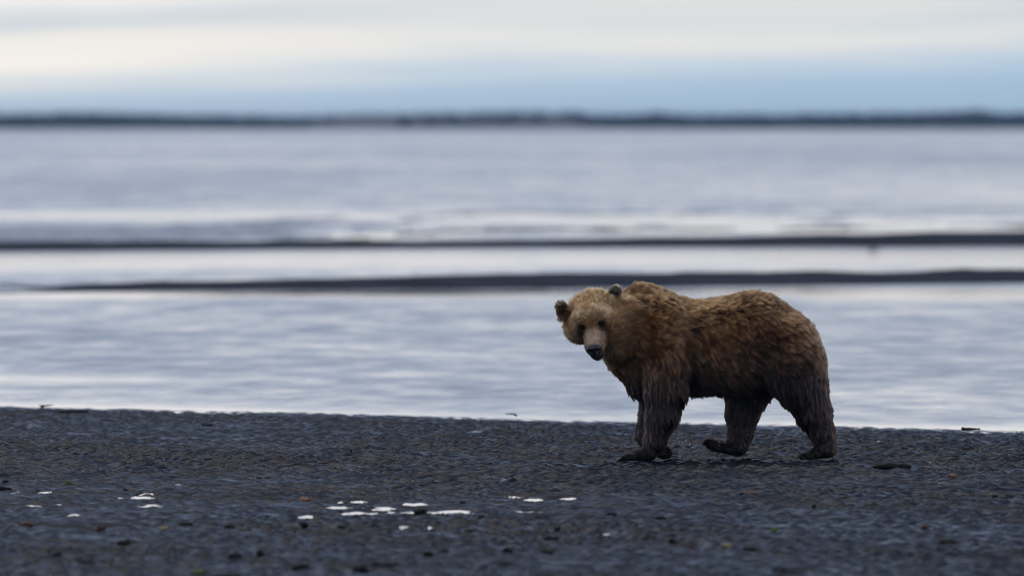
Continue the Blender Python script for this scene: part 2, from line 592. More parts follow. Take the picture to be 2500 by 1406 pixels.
def cap(pa, ra, pb, rb, k=0.05, stretch=None, saxis=(0, 1, 0), carve=False):
    """tapered capsule, optionally stretched along saxis; blended into the field"""
    pa, pb = np.asarray(pa, float), np.asarray(pb, float)
    m = max(ra, rb) * max(1.0, stretch or 1.0) + k * 2 + 0.02
    s = sub(np.minimum(pa, pb) - m, np.maximum(pa, pb) + m)
    g = np.stack(np.meshgrid(ax[0][s[0]], ax[1][s[1]], ax[2][s[2]], indexing='ij'), -1)
    sa = np.asarray(saxis, float)
    if stretch:
        mid = (pa + pb) / 2
        q = (g - mid) @ sa
        g = g - (q * (1 - 1 / stretch))[..., None] * sa
        pa2 = pa - ((pa - mid) @ sa) * (1 - 1 / stretch) * sa
        pb2 = pb - ((pb - mid) @ sa) * (1 - 1 / stretch) * sa
    else:
        pa2, pb2 = pa, pb
    ab = pb2 - pa2
    l2 = max(float(ab @ ab), 1e-9)
    t_ = np.clip(((g - pa2) @ ab) / l2, 0, 1)
    d = np.linalg.norm(g - pa2 - t_[..., None] * ab, axis=-1) - (ra + (rb - ra) * t_)
    if carve:
        FIELD[s] = -smin(-FIELD[s], d, k)
    else:
        FIELD[s] = smin(FIELD[s], d, k)


q = PXM


def chain(pts, k=0.05, stretch=None):
    for a, b in zip(pts[:-1], pts[1:]):
        cap(P(*a[:3]), a[3] * q, P(*b[:3]), b[3] * q, k, stretch)


# trunk
chain([(1582, 822, 0, 112), (1690, 844, 0, 101), (1838, 834, 0, 111), (1893, 856, 0, 101)], 0.05, 0.98)
cap(P(1566, 750, 0), 50 * q, P(1590, 756, 0), 46 * q, 0.06, 0.75)                      # shoulder hump
cap(P(1720, 868, 0), 88 * q, P(1815, 868, 0), 92 * q, 0.06, 1.14)                      # belly
cap(P(1565, 795, -0.03), 72 * q, P(1490, 796, -0.20), 66 * q, 0.05)
cap(P(1516, 774, -0.20), 44 * q, P(1504, 832, -0.22), 48 * q, 0.03)                # cheek ruff                    # neck
cap(P(1550, 830, -0.05), 56 * q, P(1580, 915, -0.02), 54 * q, 0.05)                    # throat and chest
# near foreleg
cap(P(1612, 790, -0.16), 62 * q, P(1628, 890, -0.22), 56 * q, 0.05)
chain([(1628, 890, -0.22, 56), (1627, 945, -0.22, 49), (1618, 1010, -0.22, 38), (1600, 1075, -0.21, 25), (1586, 1106, -0.21, 19)], 0.03)
cap(P(1580, 1108, -0.21), 17 * q, P(1540, 1114, -0.21), 12 * q, 0.02, 1.55)
# far foreleg, wrist bent and paw trailing
cap(P(1595, 820, 0.15), 62 * q, P(1606, 935, 0.18), 46 * q, 0.05)
chain([(1606, 935, 0.18, 46), (1594, 1000, 0.17, 28), (1573, 1058, 0.15, 20)], 0.03)
chain([(1571, 1060, 0.15, 19), (1588, 1090, 0.13, 19), (1622, 1104, 0.10, 16)], 0.02, 1.3)
# near hind leg
cap(P(1912, 852, -0.12), 82 * q, P(1932, 890, -0.16), 78 * q, 0.05)
cap(P(1932, 890, -0.16), 76 * q, P(1955, 935, -0.19), 60 * q, 0.04)
chain([(1955, 935, -0.19, 58), (1986, 1005, -0.20, 40), (2008, 1055, -0.20, 29), (2020, 1092, -0.20, 22)], 0.03)
cap(P(2022, 1096, -0.20), 21 * q, P(1975, 1110, -0.20), 12 * q, 0.02, 1.45)
# far hind leg, heel down and toes lifted
cap(P(1872, 850, 0.10), 84 * q, P(1826, 950, 0.17), 52 * q, 0.05)
chain([(1826, 950, 0.17, 52), (1813, 1005, 0.17, 38), (1808, 1050, 0.17, 29), (1804, 1085, 0.16, 24)], 0.03)
cap(P(1800, 1094, 0.16), 20 * q, P(1740, 1086, 0.15), 13 * q, 0.02, 1.35)
# head
cap(hp(-0.05, -0.005, 0), 0.152, hp(0.05, 0.0, 0), 0.140, 0.05, 1.06, HR)              # skull
cap(hp(0.02, -0.055, -0.095), 0.112, hp(0.05, -0.06, 0.095), 0.112, 0.05)              # cheeks
cap(hp(0.12, 0.035, -0.055), 0.070, hp(0.12, 0.035, 0.055), 0.070, 0.05)               # brow
cap(hp(0.12, -0.040, 0.004), 0.078, hp(0.292, -0.080, 0.006), 0.071, 0.022, 1.04, HR)          # muzzle
cap(hp(0.10, -0.105, 0), 0.075, hp(0.280, -0.150, 0.004), 0.038, 0.02, 1.15, HR)            # jaw
for s_ in (-1, 1):
    cap(hp(0.168, 0.024, 0.066 * s_), 0.020, hp(0.188, 0.020, 0.062 * s_), 0.016, 0.03, carve=True)
# ears
EARS = []
for s_, c_, tip in ((-1, P(1375, 760, -0.31), P(1371, 748, -0.315)), (1, P(1496, 726, -0.27), P(1501, 711, -0.265))):
    cap(c_, 0.052, tip, 0.048, 0.02, 0.45, np.array(Vector(HF + 0.55 * s_ * HR).normalized()))
    cap(hp(-0.05, 0.06, 0.10 * s_), 0.05, c_ - 0.02 * HU, 0.032, 0.04)
    fwd = np.array(Vector(HF - 0.10 * s_ * HR).normalized())
    cap(c_ + fwd * 0.040 + HU * 0.012, 0.030, tip + fwd * 0.040, 0.026, 0.012, carve=True)
    EARS.append((c_ + tip) / 2)
# toes
TOES = []


def toes(base, tipp, spread_axis, spread, r, clen, cdir, curl):
    base, tipp, sa = np.array(base), np.array(tipp), np.array(spread_axis, float)
    for i in range(5):
        o_ = (i - 2) * spread
        l_ = 1 - 0.10 * abs(i - 2) ** 1.4
        b_ = base + sa * o_ * 0.8
        t_ = b_ + (tipp - base) * l_ + sa * o_ * 0.25
        mid = (b_ + t_) / 2 + np.array([0, 0, 0.008])
        cap(b_, r, mid, r * 1.05, 0.012)
        cap(mid, r * 1.05, t_, r * 0.85, 0.010)
        TOES.append((t_, np.array(cdir, float), clen, r * 0.42, np.array(curl, float)))


toes(P(1546, 1114, -0.21), P(1517, 1119, -0.215), (0.15, 1, 0), 0.042, 0.021, 0.062, (-1, 0, -0.15), (0, 0, -0.028))
toes(P(1978, 1112, -0.20), P(1949, 1116, -0.205), (0.1, 1, 0), 0.036, 0.020, 0.034, (-1, 0, -0.2), (0, 0, -0.012))
toes(P(1742, 1087, 0.15), P(1722, 1082, 0.145), (0.15, 1, -0.25), 0.034, 0.021, 0.030, (-1, 0, 0.1), (0, 0, -0.018))
toes(P(1620, 1105, 0.10), P(1637, 1106, 0.09), (0.0, 0.75, -0.62), 0.021, 0.019, 0.070, (0.95, -0.1, -0.15), (0.0, 0, 0.018))
# flat soles
Zg = ax[2][None, None, :]
FIELD = np.maximum(FIELD, (0.002 - Zg).astype(np.float32))


def surface_nets(Fd, lo, step):
    s = Fd < 0
    nx, ny, nz = Fd.shape
    acc = np.zeros((nx - 1, ny - 1, nz - 1, 3), np.float32)
    cnt = np.zeros((nx - 1, ny - 1, nz - 1), np.float32)
    C = lambda a, i, j, k: a[i:nx - 1 + i, j:ny - 1 + j, k:nz - 1 + k]
    cor = [(i, j, k) for i in (0, 1) for j in (0, 1) for k in (0, 1)]
    for a in cor:
        for d in range(3):
            if a[d] == 0:
                b = list(a)
                b[d] = 1
                va, vb = C(Fd, *a), C(Fd, *b)
                mk = C(s, *a) != C(s, *b)
                tt = np.where(mk, va / np.where(mk, va - vb, 1), 0)
                for e in range(3):
                    acc[..., e] += mk * (a[e] + (tt if e == d else 0))
                cnt += mk
    act = cnt > 0
    idx = np.full(act.shape, -1, np.int64)
    idx[act] = np.arange(act.sum())
    ijk = np.argwhere(act)
    V = lo + step * (ijk + acc[act] / cnt[act][:, None])
    quads = []
    for d in range(3):
        u, v = (d + 1) % 3, (d + 2) % 3
        sl0 = [slice(None)] * 3
        sl1 = [slice(None)] * 3
        sl0[d], sl1[d] = slice(0, -1), slice(1, None)
        ch = s[tuple(sl0)] != s[tuple(sl1)]
        e = np.argwhere(ch)
        e = e[(e[:, u] > 0) & (e[:, v] > 0) & (e[:, u] < Fd.shape[u] - 1) & (e[:, v] < Fd.shape[v] - 1)]
        ins = s[tuple(sl0)][tuple(e.T)]
        du, dv = np.eye(3, dtype=int)[u], np.eye(3, dtype=int)[v]
        g = lambda w: idx[tuple(w.T)]
        qd = np.stack([g(e - du - dv), g(e - dv), g(e), g(e - du)], 1)
        qd[~ins] = qd[~ins][:, ::-1]
        quads.append(qd)
    Q = np.concatenate(quads)
    return V, Q[(Q >= 0).all(1)]


BV, BQ = surface_nets(FIELD, lo, STEP)
# keep only the shell, relax a little
ed = np.concatenate([BQ[:, [i, (i + 1) % 4]] for i in range(4)])
for it in range(3):
    sm = np.zeros_like(BV)
    ct = np.zeros(len(BV))
    for c in range(3):
        sm[:, c] = np.bincount(ed[:, 0], BV[ed[:, 1], c], len(BV)) + np.bincount(ed[:, 1], BV[ed[:, 0], c], len(BV))
    ct = np.bincount(ed[:, 0], minlength=len(BV)) + np.bincount(ed[:, 1], minlength=len(BV))
    BV = BV * 0.5 + 0.5 * sm / np.maximum(ct, 1)[:, None]
BV[:, 2] = np.maximum(BV[:, 2], 0.002)


# ---- coat: colour, length and lie of the hair, all as functions of where on the body a hair grows
def lerp(a, b, w):
    return a + (b - a) * w[:, None]


def coat(p):
    """tip colour, root colour, length, head weight, wetness"""
    n = len(p)
    f, u, r = hloc(p)
    dh = np.sqrt((f / 1.25) ** 2 + u ** 2 + r ** 2)
    wh = sstep(-0.16, -0.02, f) * sstep(0.36, 0.27, dh)
    X, Z = p[:, 0], p[:, 2]
    xpx = 1250 + X / PXM
    ypx = 1125 - Z / PXM
    n1, n2, n3 = vn3(p, 5.5, 3), vn3(p, 14, 7), vn3(p, 40, 9)
    gold = np.array((0.45, 0.190, 0.060))
    mid = np.array((0.23, 0.096, 0.038))
    dark = np.array((0.016, 0.008, 0.006))
    # height on the body: tan saddle, dark wet skirts
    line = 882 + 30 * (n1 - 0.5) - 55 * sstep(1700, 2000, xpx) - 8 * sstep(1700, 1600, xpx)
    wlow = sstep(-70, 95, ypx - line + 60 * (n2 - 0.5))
    wg = sstep(850, 720, ypx + 90 * (n1 - 0.5) + 40 * (n2 - 0.5)) * (0.50 + 0.50 * sstep(1850, 1620, xpx)) * (1 - 0.5 * sstep(770, 715, ypx))  # gold held back along the top to offset the light there
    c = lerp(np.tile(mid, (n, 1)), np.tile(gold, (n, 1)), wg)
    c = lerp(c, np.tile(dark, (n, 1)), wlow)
    # dark smudges on the flank
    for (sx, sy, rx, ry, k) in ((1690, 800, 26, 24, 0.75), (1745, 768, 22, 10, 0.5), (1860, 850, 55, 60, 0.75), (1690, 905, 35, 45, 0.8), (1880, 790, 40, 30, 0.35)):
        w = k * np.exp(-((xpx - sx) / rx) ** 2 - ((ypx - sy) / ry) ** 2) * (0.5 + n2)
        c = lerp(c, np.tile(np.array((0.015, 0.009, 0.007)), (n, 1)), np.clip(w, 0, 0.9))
    c = c * (1 - 0.70 * sstep(790, 722, ypx - 34 * sstep(1820, 1950, xpx)))[:, None]  # browner hump; top of the coat also darkened in colour against light from above
    c = c * (0.72 + 0.56 * n2)[:, None] * (0.8 + 0.4 * n3)[:, None]
    # face
    face = np.array((0.50, 0.275, 0.130))
    hcol = np.tile(face, (n, 1)) * (0.8 + 0.4 * n3)[:, None]
    hcol = lerp(hcol, np.tile(np.array((0.30, 0.155, 0.06)), (n, 1)), sstep(0.07, 0.15, u) * 0.8)          # crown
    hcol = lerp(hcol, np.tile(np.array((0.17, 0.082, 0.036)), (n, 1)), sstep(-0.02, -0.15, u) * sstep(0.20, 0.08, f) * 0.75)   # jowls
    hcol = lerp(hcol, np.tile(np.array((0.66, 0.43, 0.26)), (n, 1)), sstep(0.18, 0.28, f) * 0.9)          # muzzle
    for s_ in (-1, 1):
        de = np.sqrt(((f - 0.17) / 1.4) ** 2 + ((u - 0.002) / 1.35) ** 2 + ((r - s_ * 0.075) / 0.9) ** 2)
        hcol = lerp(hcol, np.tile(np.array((0.012, 0.008, 0.007)), (n, 1)), sstep(0.052, 0.014, de) * 0.88)
        db = np.sqrt(((f - 0.15) / 1.3) ** 2 + ((u + 0.036) / 1.3) ** 2 + ((r - s_ * 0.088) / 0.85) ** 2)
        hcol = lerp(hcol, np.tile(np.array((0.030, 0.018, 0.014)), (n, 1)), sstep(0.058, 0.012, db) * (0.80 if s_ < 0 else 0.62))
    hcol = lerp(hcol, np.tile(np.array((0.22, 0.100, 0.038)), (n, 1)), np.maximum(sstep(0.07, -0.03, f), 0.8 * sstep(0.10, 0.17, np.abs(r))) * sstep(0.12, 0.05, u))
    lip = sstep(0.020, 0.008, np.abs(u + 0.128 + 0.04 * (f - 0.2))) * sstep(0.15, 0.2, f) * 0.8
    hcol = lerp(hcol, np.tile(np.array((0.05, 0.035, 0.03)), (n, 1)), lip)
    hcol = lerp(hcol, np.tile(np.array((0.20, 0.105, 0.062)), (n, 1)), sstep(0.17, 0.24, f) * sstep(0.030, 0.060, np.abs(r - 0.004)) * 0.6)
    hcol = hcol * (0.6 + 0.8 * vn3(p, 55, 13))[:, None]
    chin = sstep(0.27, 0.30, f) * sstep(-0.118, -0.135, u)
    hcol = lerp(hcol, np.tile(np.array((0.02, 0.015, 0.014)), (n, 1)), chin * 0.85)
    c = lerp(c, hcol, wh)
    # ruff line between head and shoulder, and the ears
    we = np.zeros(n)
    for e_ in EARS:
        we = np.maximum(we, sstep(0.085, 0.055, np.linalg.norm(p - e_, axis=1)))
    up_e = np.array([0, 0, 1.0])
    ecol = np.tile(np.array((0.075, 0.05, 0.032)), (n, 1))
    rim = np.zeros(n)
    for e_ in EARS:
        rim = np.maximum(rim, sstep(0.020, 0.055, (p - e_) @ HU) * (np.linalg.norm(p - e_, axis=1) < 0.11))
    ecol = lerp(ecol, np.tile(np.array((0.30, 0.22, 0.15)), (n, 1)), rim)
    c = lerp(c, ecol, we * 0.85)
    # length
    ln = 0.060 + 0.018 * (n1 - 0.5) - 0.020 * sstep(930, 1040, ypx)
    ln = ln * (1 - 0.35 * sstep(1050, 1090, ypx))
    ln = np.where(xpx < 1600, ln * 1.05, ln)
    paw = sstep(0.135, 0.05, Z)
    ln = ln * (1 - paw) + 0.014 * paw
    hl = 0.030 + 0.03 * sstep(0.10, -0.06, f)
    hl = hl + 0.018 * sstep(0.10, 0.17, np.abs(r)) * sstep(0.12, 0.02, f)
    hl = hl * (1 + 0.25 * sstep(0.10, 0.16, np.abs(r)))
    hl = hl * (1 - 0.50 * sstep(0.12, 0.22, f))
    for s_ in (-1, 1):
        de = np.linalg.norm(p - hp(0.185, 0.024, 0.068 * s_), axis=1)
        hl = np.where(de < 0.022, 0.003, hl * (0.35 + 0.65 * sstep(0.02, 0.06, de)))
    nose_d = np.linalg.norm(p - hp(0.352, -0.080, 0), axis=1)
    hl = hl * (0.25 + 0.75 * sstep(0.05, 0.11, nose_d))
    ln = ln * (1 - wh) + hl * wh
    ln = ln * (1 - we) + 0.020 * we
    wet = sstep(800, 960, ypx) * (1 - wh)
    return c, ln, wh, wet, we, wlow, paw, xpx, ypx


def lie(p, nrm, wh, wet, xpx, ypx):
    n = len(p)
    d = np.zeros((n, 3))
    legw = sstep(840, 960, ypx)
    d[:, 0] = 0.85 * (1 - legw) + 0.22 * legw
    d[:, 2] = -0.42 * (1 - legw) - 1.0 * legw
    top = sstep(0.2, 0.8, nrm[:, 2]) * (1 - legw)
    d[:, 0] += 0.5 * top
    # neck ruff fans down and back
    wr = sstep(1600, 1520, xpx) * (1 - legw)
    d[:, 2] -= 0.45 * wr
    wob = np.stack([vn3(p, 7, 51), vn3(p, 7, 55), vn3(p, 7, 59)], 1) - 0.5
    d += wob * 1.3
    f, u, r = hloc(p)
    src = hp(0.36, -0.02, 0)
    hd = p - src
    hd = hd / np.linalg.norm(hd, axis=1)[:, None]
    hd[:, 2] -= 0.35 * sstep(0.10, -0.05, f) * sstep(0.05, -0.06, u)
    d = lerp(d, hd, wh)
    d -= nrm * (d * nrm).sum(1)[:, None]
    return d / np.maximum(np.linalg.norm(d, axis=1), 1e-5)[:, None]


# ---- skin
SKIN, t, b = new_mat("bear_skin")
at = N(t, 'ShaderNodeAttribute', attribute_name='coat')
L(t, at.outputs['Color'], b.inputs['Base Color'])
b.inputs['Roughness'].default_value = 0.75
b.inputs['Specular IOR Level'].default_value = 0.2
bear = mesh_np("bear", BV, BQ, SKIN)
tag(bear, "brown bear walking on the wet sand with its head turned to look out", "bear")
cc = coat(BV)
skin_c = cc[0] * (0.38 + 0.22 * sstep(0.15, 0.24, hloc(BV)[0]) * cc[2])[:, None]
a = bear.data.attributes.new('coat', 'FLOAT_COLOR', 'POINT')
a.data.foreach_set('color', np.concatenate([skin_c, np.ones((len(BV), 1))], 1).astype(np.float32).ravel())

# ---- fur: strands grown from the skin
tri = np.concatenate([BQ[:, [0, 1, 2]], BQ[:, [0, 2, 3]]])
e1, e2 = BV[tri[:, 1]] - BV[tri[:, 0]], BV[tri[:, 2]] - BV[tri[:, 0]]
cr = np.cross(e1, e2)
area = np.linalg.norm(cr, axis=1) / 2
cen = BV[tri].mean(1)
fn = cr / np.maximum(np.linalg.norm(cr, axis=1), 1e-12)[:, None]
vnrm = np.zeros_like(BV)
for c in range(3):
    for kx in range(3):
        vnrm[:, c] += np.bincount(tri[:, kx], cr[:, c], len(BV))
vnrm /= np.maximum(np.linalg.norm(vnrm, axis=1), 1e-12)[:, None]
fdens = area * (1 + 1.6 * sstep(-0.10, 0.05, hloc(cen)[0]) * sstep(0.45, 0.35, np.linalg.norm(cen - HC, axis=1)))
fdens *= np.where(fn[:, 1] < 0.3, 1.0, 0.55)
NS = 330000
pick = rng.choice(len(tri), NS, p=fdens / fdens.sum())
w1, w2 = rng.random(NS), rng.random(NS)
fl = w1 + w2 > 1
w1[fl], w2[fl] = 1 - w1[fl], 1 - w2[fl]
root = BV[tri[pick, 0]] + e1[pick] * w1[:, None] + e2[pick] * w2[:, None]
w0 = 1 - w1 - w2
nrm = vnrm[tri[pick, 0]] * w0[:, None] + vnrm[tri[pick, 1]] * w1[:, None] + vnrm[tri[pick, 2]] * w2[:, None]
nrm /= np.maximum(np.linalg.norm(nrm, axis=1), 1e-9)[:, None]
keep = (root[:, 2] > 0.012)
for (tp, _, _, rr_, _) in TOES:
    keep &= np.linalg.norm(root - tp, axis=1) > rr_ * 1.9
keep &= np.linalg.norm(root - hp(0.355, -0.080, 0), axis=1) > 0.049
root, nrm = root[keep], nrm[keep]
NS = len(root)
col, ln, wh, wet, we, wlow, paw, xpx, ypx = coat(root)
tan = lie(root, nrm, wh, wet, xpx, ypx)
ln = ln * (0.72 + 0.5 * rng.random(NS))
lift = 0.50 * (1 - wh) + 0.34 * wh
lift = lift * (1 - 0.28 * wet) + 0.25 * we
jit = rng.normal(0, 1, (NS, 3)) * 0.22
d0 = tan * (1 - lift)[:, None] + nrm * lift[:, None] + jit
d0 /= np.linalg.norm(d0, axis=1)[:, None]
K = 6
pts = np.zeros((NS, K, 3))
pts[:, 0] = root - nrm * 0.003
dcur = d0.copy()
for j in range(1, K):
    grav = np.array([0, 0, -1.0])
    dcur = dcur + tan * 0.20 + grav * (0.05 + 0.07 * wet * (1 - wh))[:, None] + rng.normal(0, 0.05, (NS, 3))
    # keep hairs off the skin
    dn = (dcur * nrm).sum(1)
    dcur += nrm * np.maximum(0.10 - dn, 0)[:, None]
    dcur /= np.linalg.norm(dcur, axis=1)[:, None]
    pts[:, j] = pts[:, j - 1] + dcur * (ln / (K - 1))[:, None]
# clumping: dry tufts above, spiky wet locks below
for (share, lo_, hi_) in ((0.026, 0.45, 0.30), (0.050, 0.20, 0.70)):
    ng = int(NS * share)
    gi = rng.choice(NS, ng, replace=False)
    kd = kdtree.KDTree(ng)
    for i_, g_ in enumerate(gi):
        kd.insert(root[g_], i_)
    kd.balance()
    near = np.array([gi[kd.find(v)[1]] for v in root])
    same = np.linalg.norm(root - root[near], axis=1) < 0.05
    same &= (nrm * nrm[near]).sum(1) > 0.4
    st = (lo_ * (1 - wet) + hi_ * wet) * same * (1 - 0.8 * paw) * (1 - 0.75 * wh * (np.abs(hloc(root)[0]) > 0.08))
    lock = rng.random(NS) ** 2
    for j in range(1, K):
        w = st * (j / (K - 1)) ** 1.1
        tgt = root[near] + (pts[near, j] - root[near]) * (1.08 + 0.55 * wet * lock[near])[:, None]
        pts[:, j] = pts[:, j] * (1 - w)[:, None] + tgt * w[:, None]
    # one tone per lock
    tone = (0.18 + 2.0 * rng.random(NS) ** 1.4)[near]
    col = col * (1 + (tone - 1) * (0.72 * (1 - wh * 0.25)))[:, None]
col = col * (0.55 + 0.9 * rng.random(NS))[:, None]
pts[:, :, 2] = np.maximum(pts[:, :, 2], 0.004)

FUR, t, b = new_mat("bear_fur")
t.nodes.remove(b)
hb = N(t, 'ShaderNodeBsdfHairPrincipled')
hb.model = 'CHIANG'
hb.parametrization = 'COLOR'
at = N(t, 'ShaderNodeAttribute', attribute_name='coat')
L(t, at.outputs['Color'], hb.inputs['Color'])
aw = N(t, 'ShaderNodeAttribute', attribute_name='wet')
L(t, M(t, 'SUBTRACT', 0.40, M(t, 'MULTIPLY', aw.outputs['Fac'], 0.18)), hb.inputs['Roughness'])
L(t, M(t, 'ADD', 1.26, M(t, 'MULTIPLY', aw.outputs['Fac'], 0.22)), hb.inputs['IOR'])
hb.inputs['Radial Roughness'].default_value = 0.6
hb.inputs['IOR'].default_value = 1.38
L(t, hb.outputs[0], t.nodes['Material Output'].inputs['Surface'])

cu = bpy.data.hair_curves.new("fur")
cu.add_curves([K] * NS)
cu.attributes['position'].data.foreach_set('vector', pts.astype(np.float32).ravel())
ra = cu.attributes.get('radius') or cu.attributes.new('radius', 'FLOAT', 'POINT')
tpar = np.linspace(0, 1, K)
rad = (0.0014 * (1 - 0.25 * wh) * (1 - 0.45 * paw))[:, None] * (1 - 0.80 * tpar ** 1.5)[None, :]
ra.data.foreach_set('value', rad.astype(np.float32).ravel())
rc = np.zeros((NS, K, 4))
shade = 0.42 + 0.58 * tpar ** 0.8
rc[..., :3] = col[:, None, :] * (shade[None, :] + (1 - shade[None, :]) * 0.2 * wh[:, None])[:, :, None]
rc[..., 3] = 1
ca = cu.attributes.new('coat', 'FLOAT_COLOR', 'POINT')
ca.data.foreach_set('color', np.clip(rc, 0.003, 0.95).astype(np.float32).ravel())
wa = cu.attributes.new('wet', 'FLOAT', 'POINT')
wa.data.foreach_set('value', np.repeat(wet, K).astype(np.float32))
cu.materials.append(FUR)
fur = bpy.data.objects.new("fur", cu)
scene.collection.objects.link(fur)
fur.parent = bear
fur['kind'] = 'stuff'

# ---- nose, eyes, claws
HORN, t, b = new_mat("claw_horn")
b.inputs['Base Color'].default_value = (0.10, 0.088, 0.075, 1)
b.inputs['Roughness'].default_value = 0.35
NOSE, t, b = new_mat("nose_leather")
b.inputs['Base Color'].default_value = (0.012, 0.012, 0.015, 1)
b.inputs['Roughness'].default_value = 0.38
bp = N(t, 'ShaderNodeBump')
bp.inputs['Strength'].default_value = 0.35
bp.inputs['Distance'].default_value = 0.003
L(t, noisen(t, N(t, 'ShaderNodeTexCoord').outputs['Object'], 260, 2), bp.inputs['Height'])
L(t, bp.outputs[0], b.inputs['Normal'])
EYE, t, b = new_mat("eye_gloss")
b.inputs['Base Color'].default_value = (0.022, 0.012, 0.006, 1)
b.inputs['Roughness'].default_value = 0.06

# nose from its own little field
st2 = 0.0035
n2d = 44
gx = (np.arange(n2d) - n2d / 2) * st2
GF, GU, GR = np.meshgrid(gx, gx, gx, indexing='ij')


def ell(f, u, r, a, b_, c):
    return (np.sqrt(((GF - f) / a) ** 2 + ((GU - u) / b_) ** 2 + ((GR - r) / c) ** 2) - 1) * min(a, b_, c)


nf = ell(-0.006, 0.012, 0, 0.036, 0.026, 0.047)
nf = smin(nf, ell(-0.012, -0.020, 0, 0.032, 0.040, 0.032), 0.014)
for s_ in (-1, 1):
    nf = smin(nf, ell(-0.012, 0.0, 0.030 * s_, 0.026, 0.022, 0.018), 0.010)
    nf = -smin(-nf, ell(0.024, -0.004, 0.022 * s_, 0.020, 0.011, 0.0095), 0.005)
    nf = -smin(-nf, ell(0.012, -0.010, 0.045 * s_, 0.016, 0.005, 0.014), 0.004)
nf = -smin(-nf, ell(0.02, -0.036, 0, 0.02, 0.026, 0.0035), 0.004)
nv, nq = surface_nets(nf.astype(np.float32), np.full(3, gx[0]), st2)
NP = hp(0.352, -0.078, 0.002)
NF = HF * math.cos(R(22)) + HU * math.sin(R(22))
NU = HU * math.cos(R(22)) - HF * math.sin(R(22))
nv = nv * 1.14
nw = NP + nv[:, :1] * NF + nv[:, 1:2] * NU + nv[:, 2:] * HR
if np.linalg.det(np.stack([HF, HU, HR])) < 0:
    nq = nq[:, ::-1]
no = mesh_np("nose", nw, nq, NOSE, parent=bear)


def lathe_ball(name, c, r_, mat, parent, seg=16, rings=10, sc=(1, 1, 1)):
    v, f = [], []
    for i in range(rings + 1):
        th = math.pi * i / rings
        for j in range(seg):
            ph = 2 * math.pi * j / seg
            v.append((c[0] + r_ * sc[0] * math.sin(th) * math.cos(ph), c[1] + r_ * sc[1] * math.sin(th) * math.sin(ph), c[2] + r_ * sc[2] * math.cos(th)))
    for i in range(rings):
        for j in range(seg):
            f.append((i * seg + j, (i + 1) * seg + j, (i + 1) * seg + (j + 1) % seg, i * seg + (j + 1) % seg))
    return mesh_np(name, v, f, mat, parent=parent)


for s_ in (-1, 1):
    # seat each eye on the skin
    c_ = hp(0.185, 0.024, 0.070 * s_)
    dv = BV - c_
    lf, lu, lr = dv @ HF, dv @ HU, dv @ HR
    m_ = (lu ** 2 + lr ** 2 < 0.012 ** 2) & (np.abs(lf) < 0.12)
    dep = lf[m_].max() if m_.any() else 0
    lathe_ball("eye", c_ + HF * (dep - 0.003), 0.0155, EYE, bear)


def sweep(name, path, radii, mat, parent=None, seg=7):
    path = [Vector(p_) for p_ in path]
    v, f = [], []
    for i, p_ in enumerate(path):
        tg = (path[min(i + 1, len(path) - 1)] - path[max(i - 1, 0)]).normalized()
        n_ = tg.cross(Vector((0.31, 0.92, 0.23))).normalized()
        b_ = tg.cross(n_)
        for j in range(seg):
            a_ = 2 * math.pi * j / seg
            v.append(p_ + (n_ * math.cos(a_) + b_ * math.sin(a_)) * radii[i])
    for i in range(len(path) - 1):
        for j in range(seg):
            f.append((i * seg + j, i * seg + (j + 1) % seg, (i + 1) * seg + (j + 1) % seg, (i + 1) * seg + j))
    n = len(v)
    v += [path[0], path[-1]]
    k = (len(path) - 1) * seg
    f4 = f + [(n, (j + 1) % seg, j, j) for j in range(0)]
    me = bpy.data.meshes.new(name)
    me.from_pydata([tuple(x) for x in v], [], f + [(n, (j + 1) % seg, j) for j in range(seg)] + [(n + 1, k + j, k + (j + 1) % seg) for j in range(seg)])
    me.polygons.foreach_set('use_smooth', [True] * len(me.polygons))
    me.materials.append(mat)
    o = bpy.data.objects.new(name, me)
    scene.collection.objects.link(o)
    if parent:
        o.parent = parent
    return o


for (tp, cd, cl, cr_, curl) in TOES:
    pth = []
    for i in range(6):
        s_ = i / 5
        pp = tp + cd * (cl * s_ - 0.004) + curl * s_ ** 2 + np.array([0, 0, 0.006 * math.sin(math.pi * s_)])
        pp[2] = max(pp[2], 0.004)
        pth.append(pp)
    sweep("claw", pth, [cr_ * (1 - 0.92 * (i / 5) ** 1.3) for i in range(6)], HORN, bear)

# ---- drops flung from the trailing paw
DROP, t, b = new_mat("water_drop")
b.inputs['Base Color'].default_value = (0.5, 0.53, 0.58, 1)
b.inputs['Roughness'].default_value = 0.05
b.inputs['Specular IOR Level'].default_value = 0.8
V, F = [], []
for i in range(110):
    if i < 85:
        c_ = P(1640 + abs(rng.normal(0, 38)), 1082 + rng.normal(0, 20), rng.uniform(-0.05, 0.2))
    else:
        c_ = P(1745 + rng.normal(0, 18), 1065 + rng.normal(0, 14), rng.uniform(0.05, 0.2))
    if c_[2] < 0.02:
        continue
    r_ = rng.uniform(0.0018, 0.0048)
    b0 = len(V)
    for d_ in ((1, 0, 0), (-1, 0, 0), (0, 1, 0), (0, -1, 0), (0, 0, 1.3), (0, 0, -1.3)):
        V.append(tuple(c_ + np.array(d_) * r_))
    for t3 in ((0, 2, 4), (2, 1, 4), (1, 3, 4), (3, 0, 4), (2, 0, 5), (1, 2, 5), (3, 1, 5), (0, 3, 5)):
        F.append(tuple(b0 + x for x in t3))
tag(mesh_np("water_drops", V, F, DROP), "water drops flung up beside the bear's lifted paw", "spray", kind='stuff')


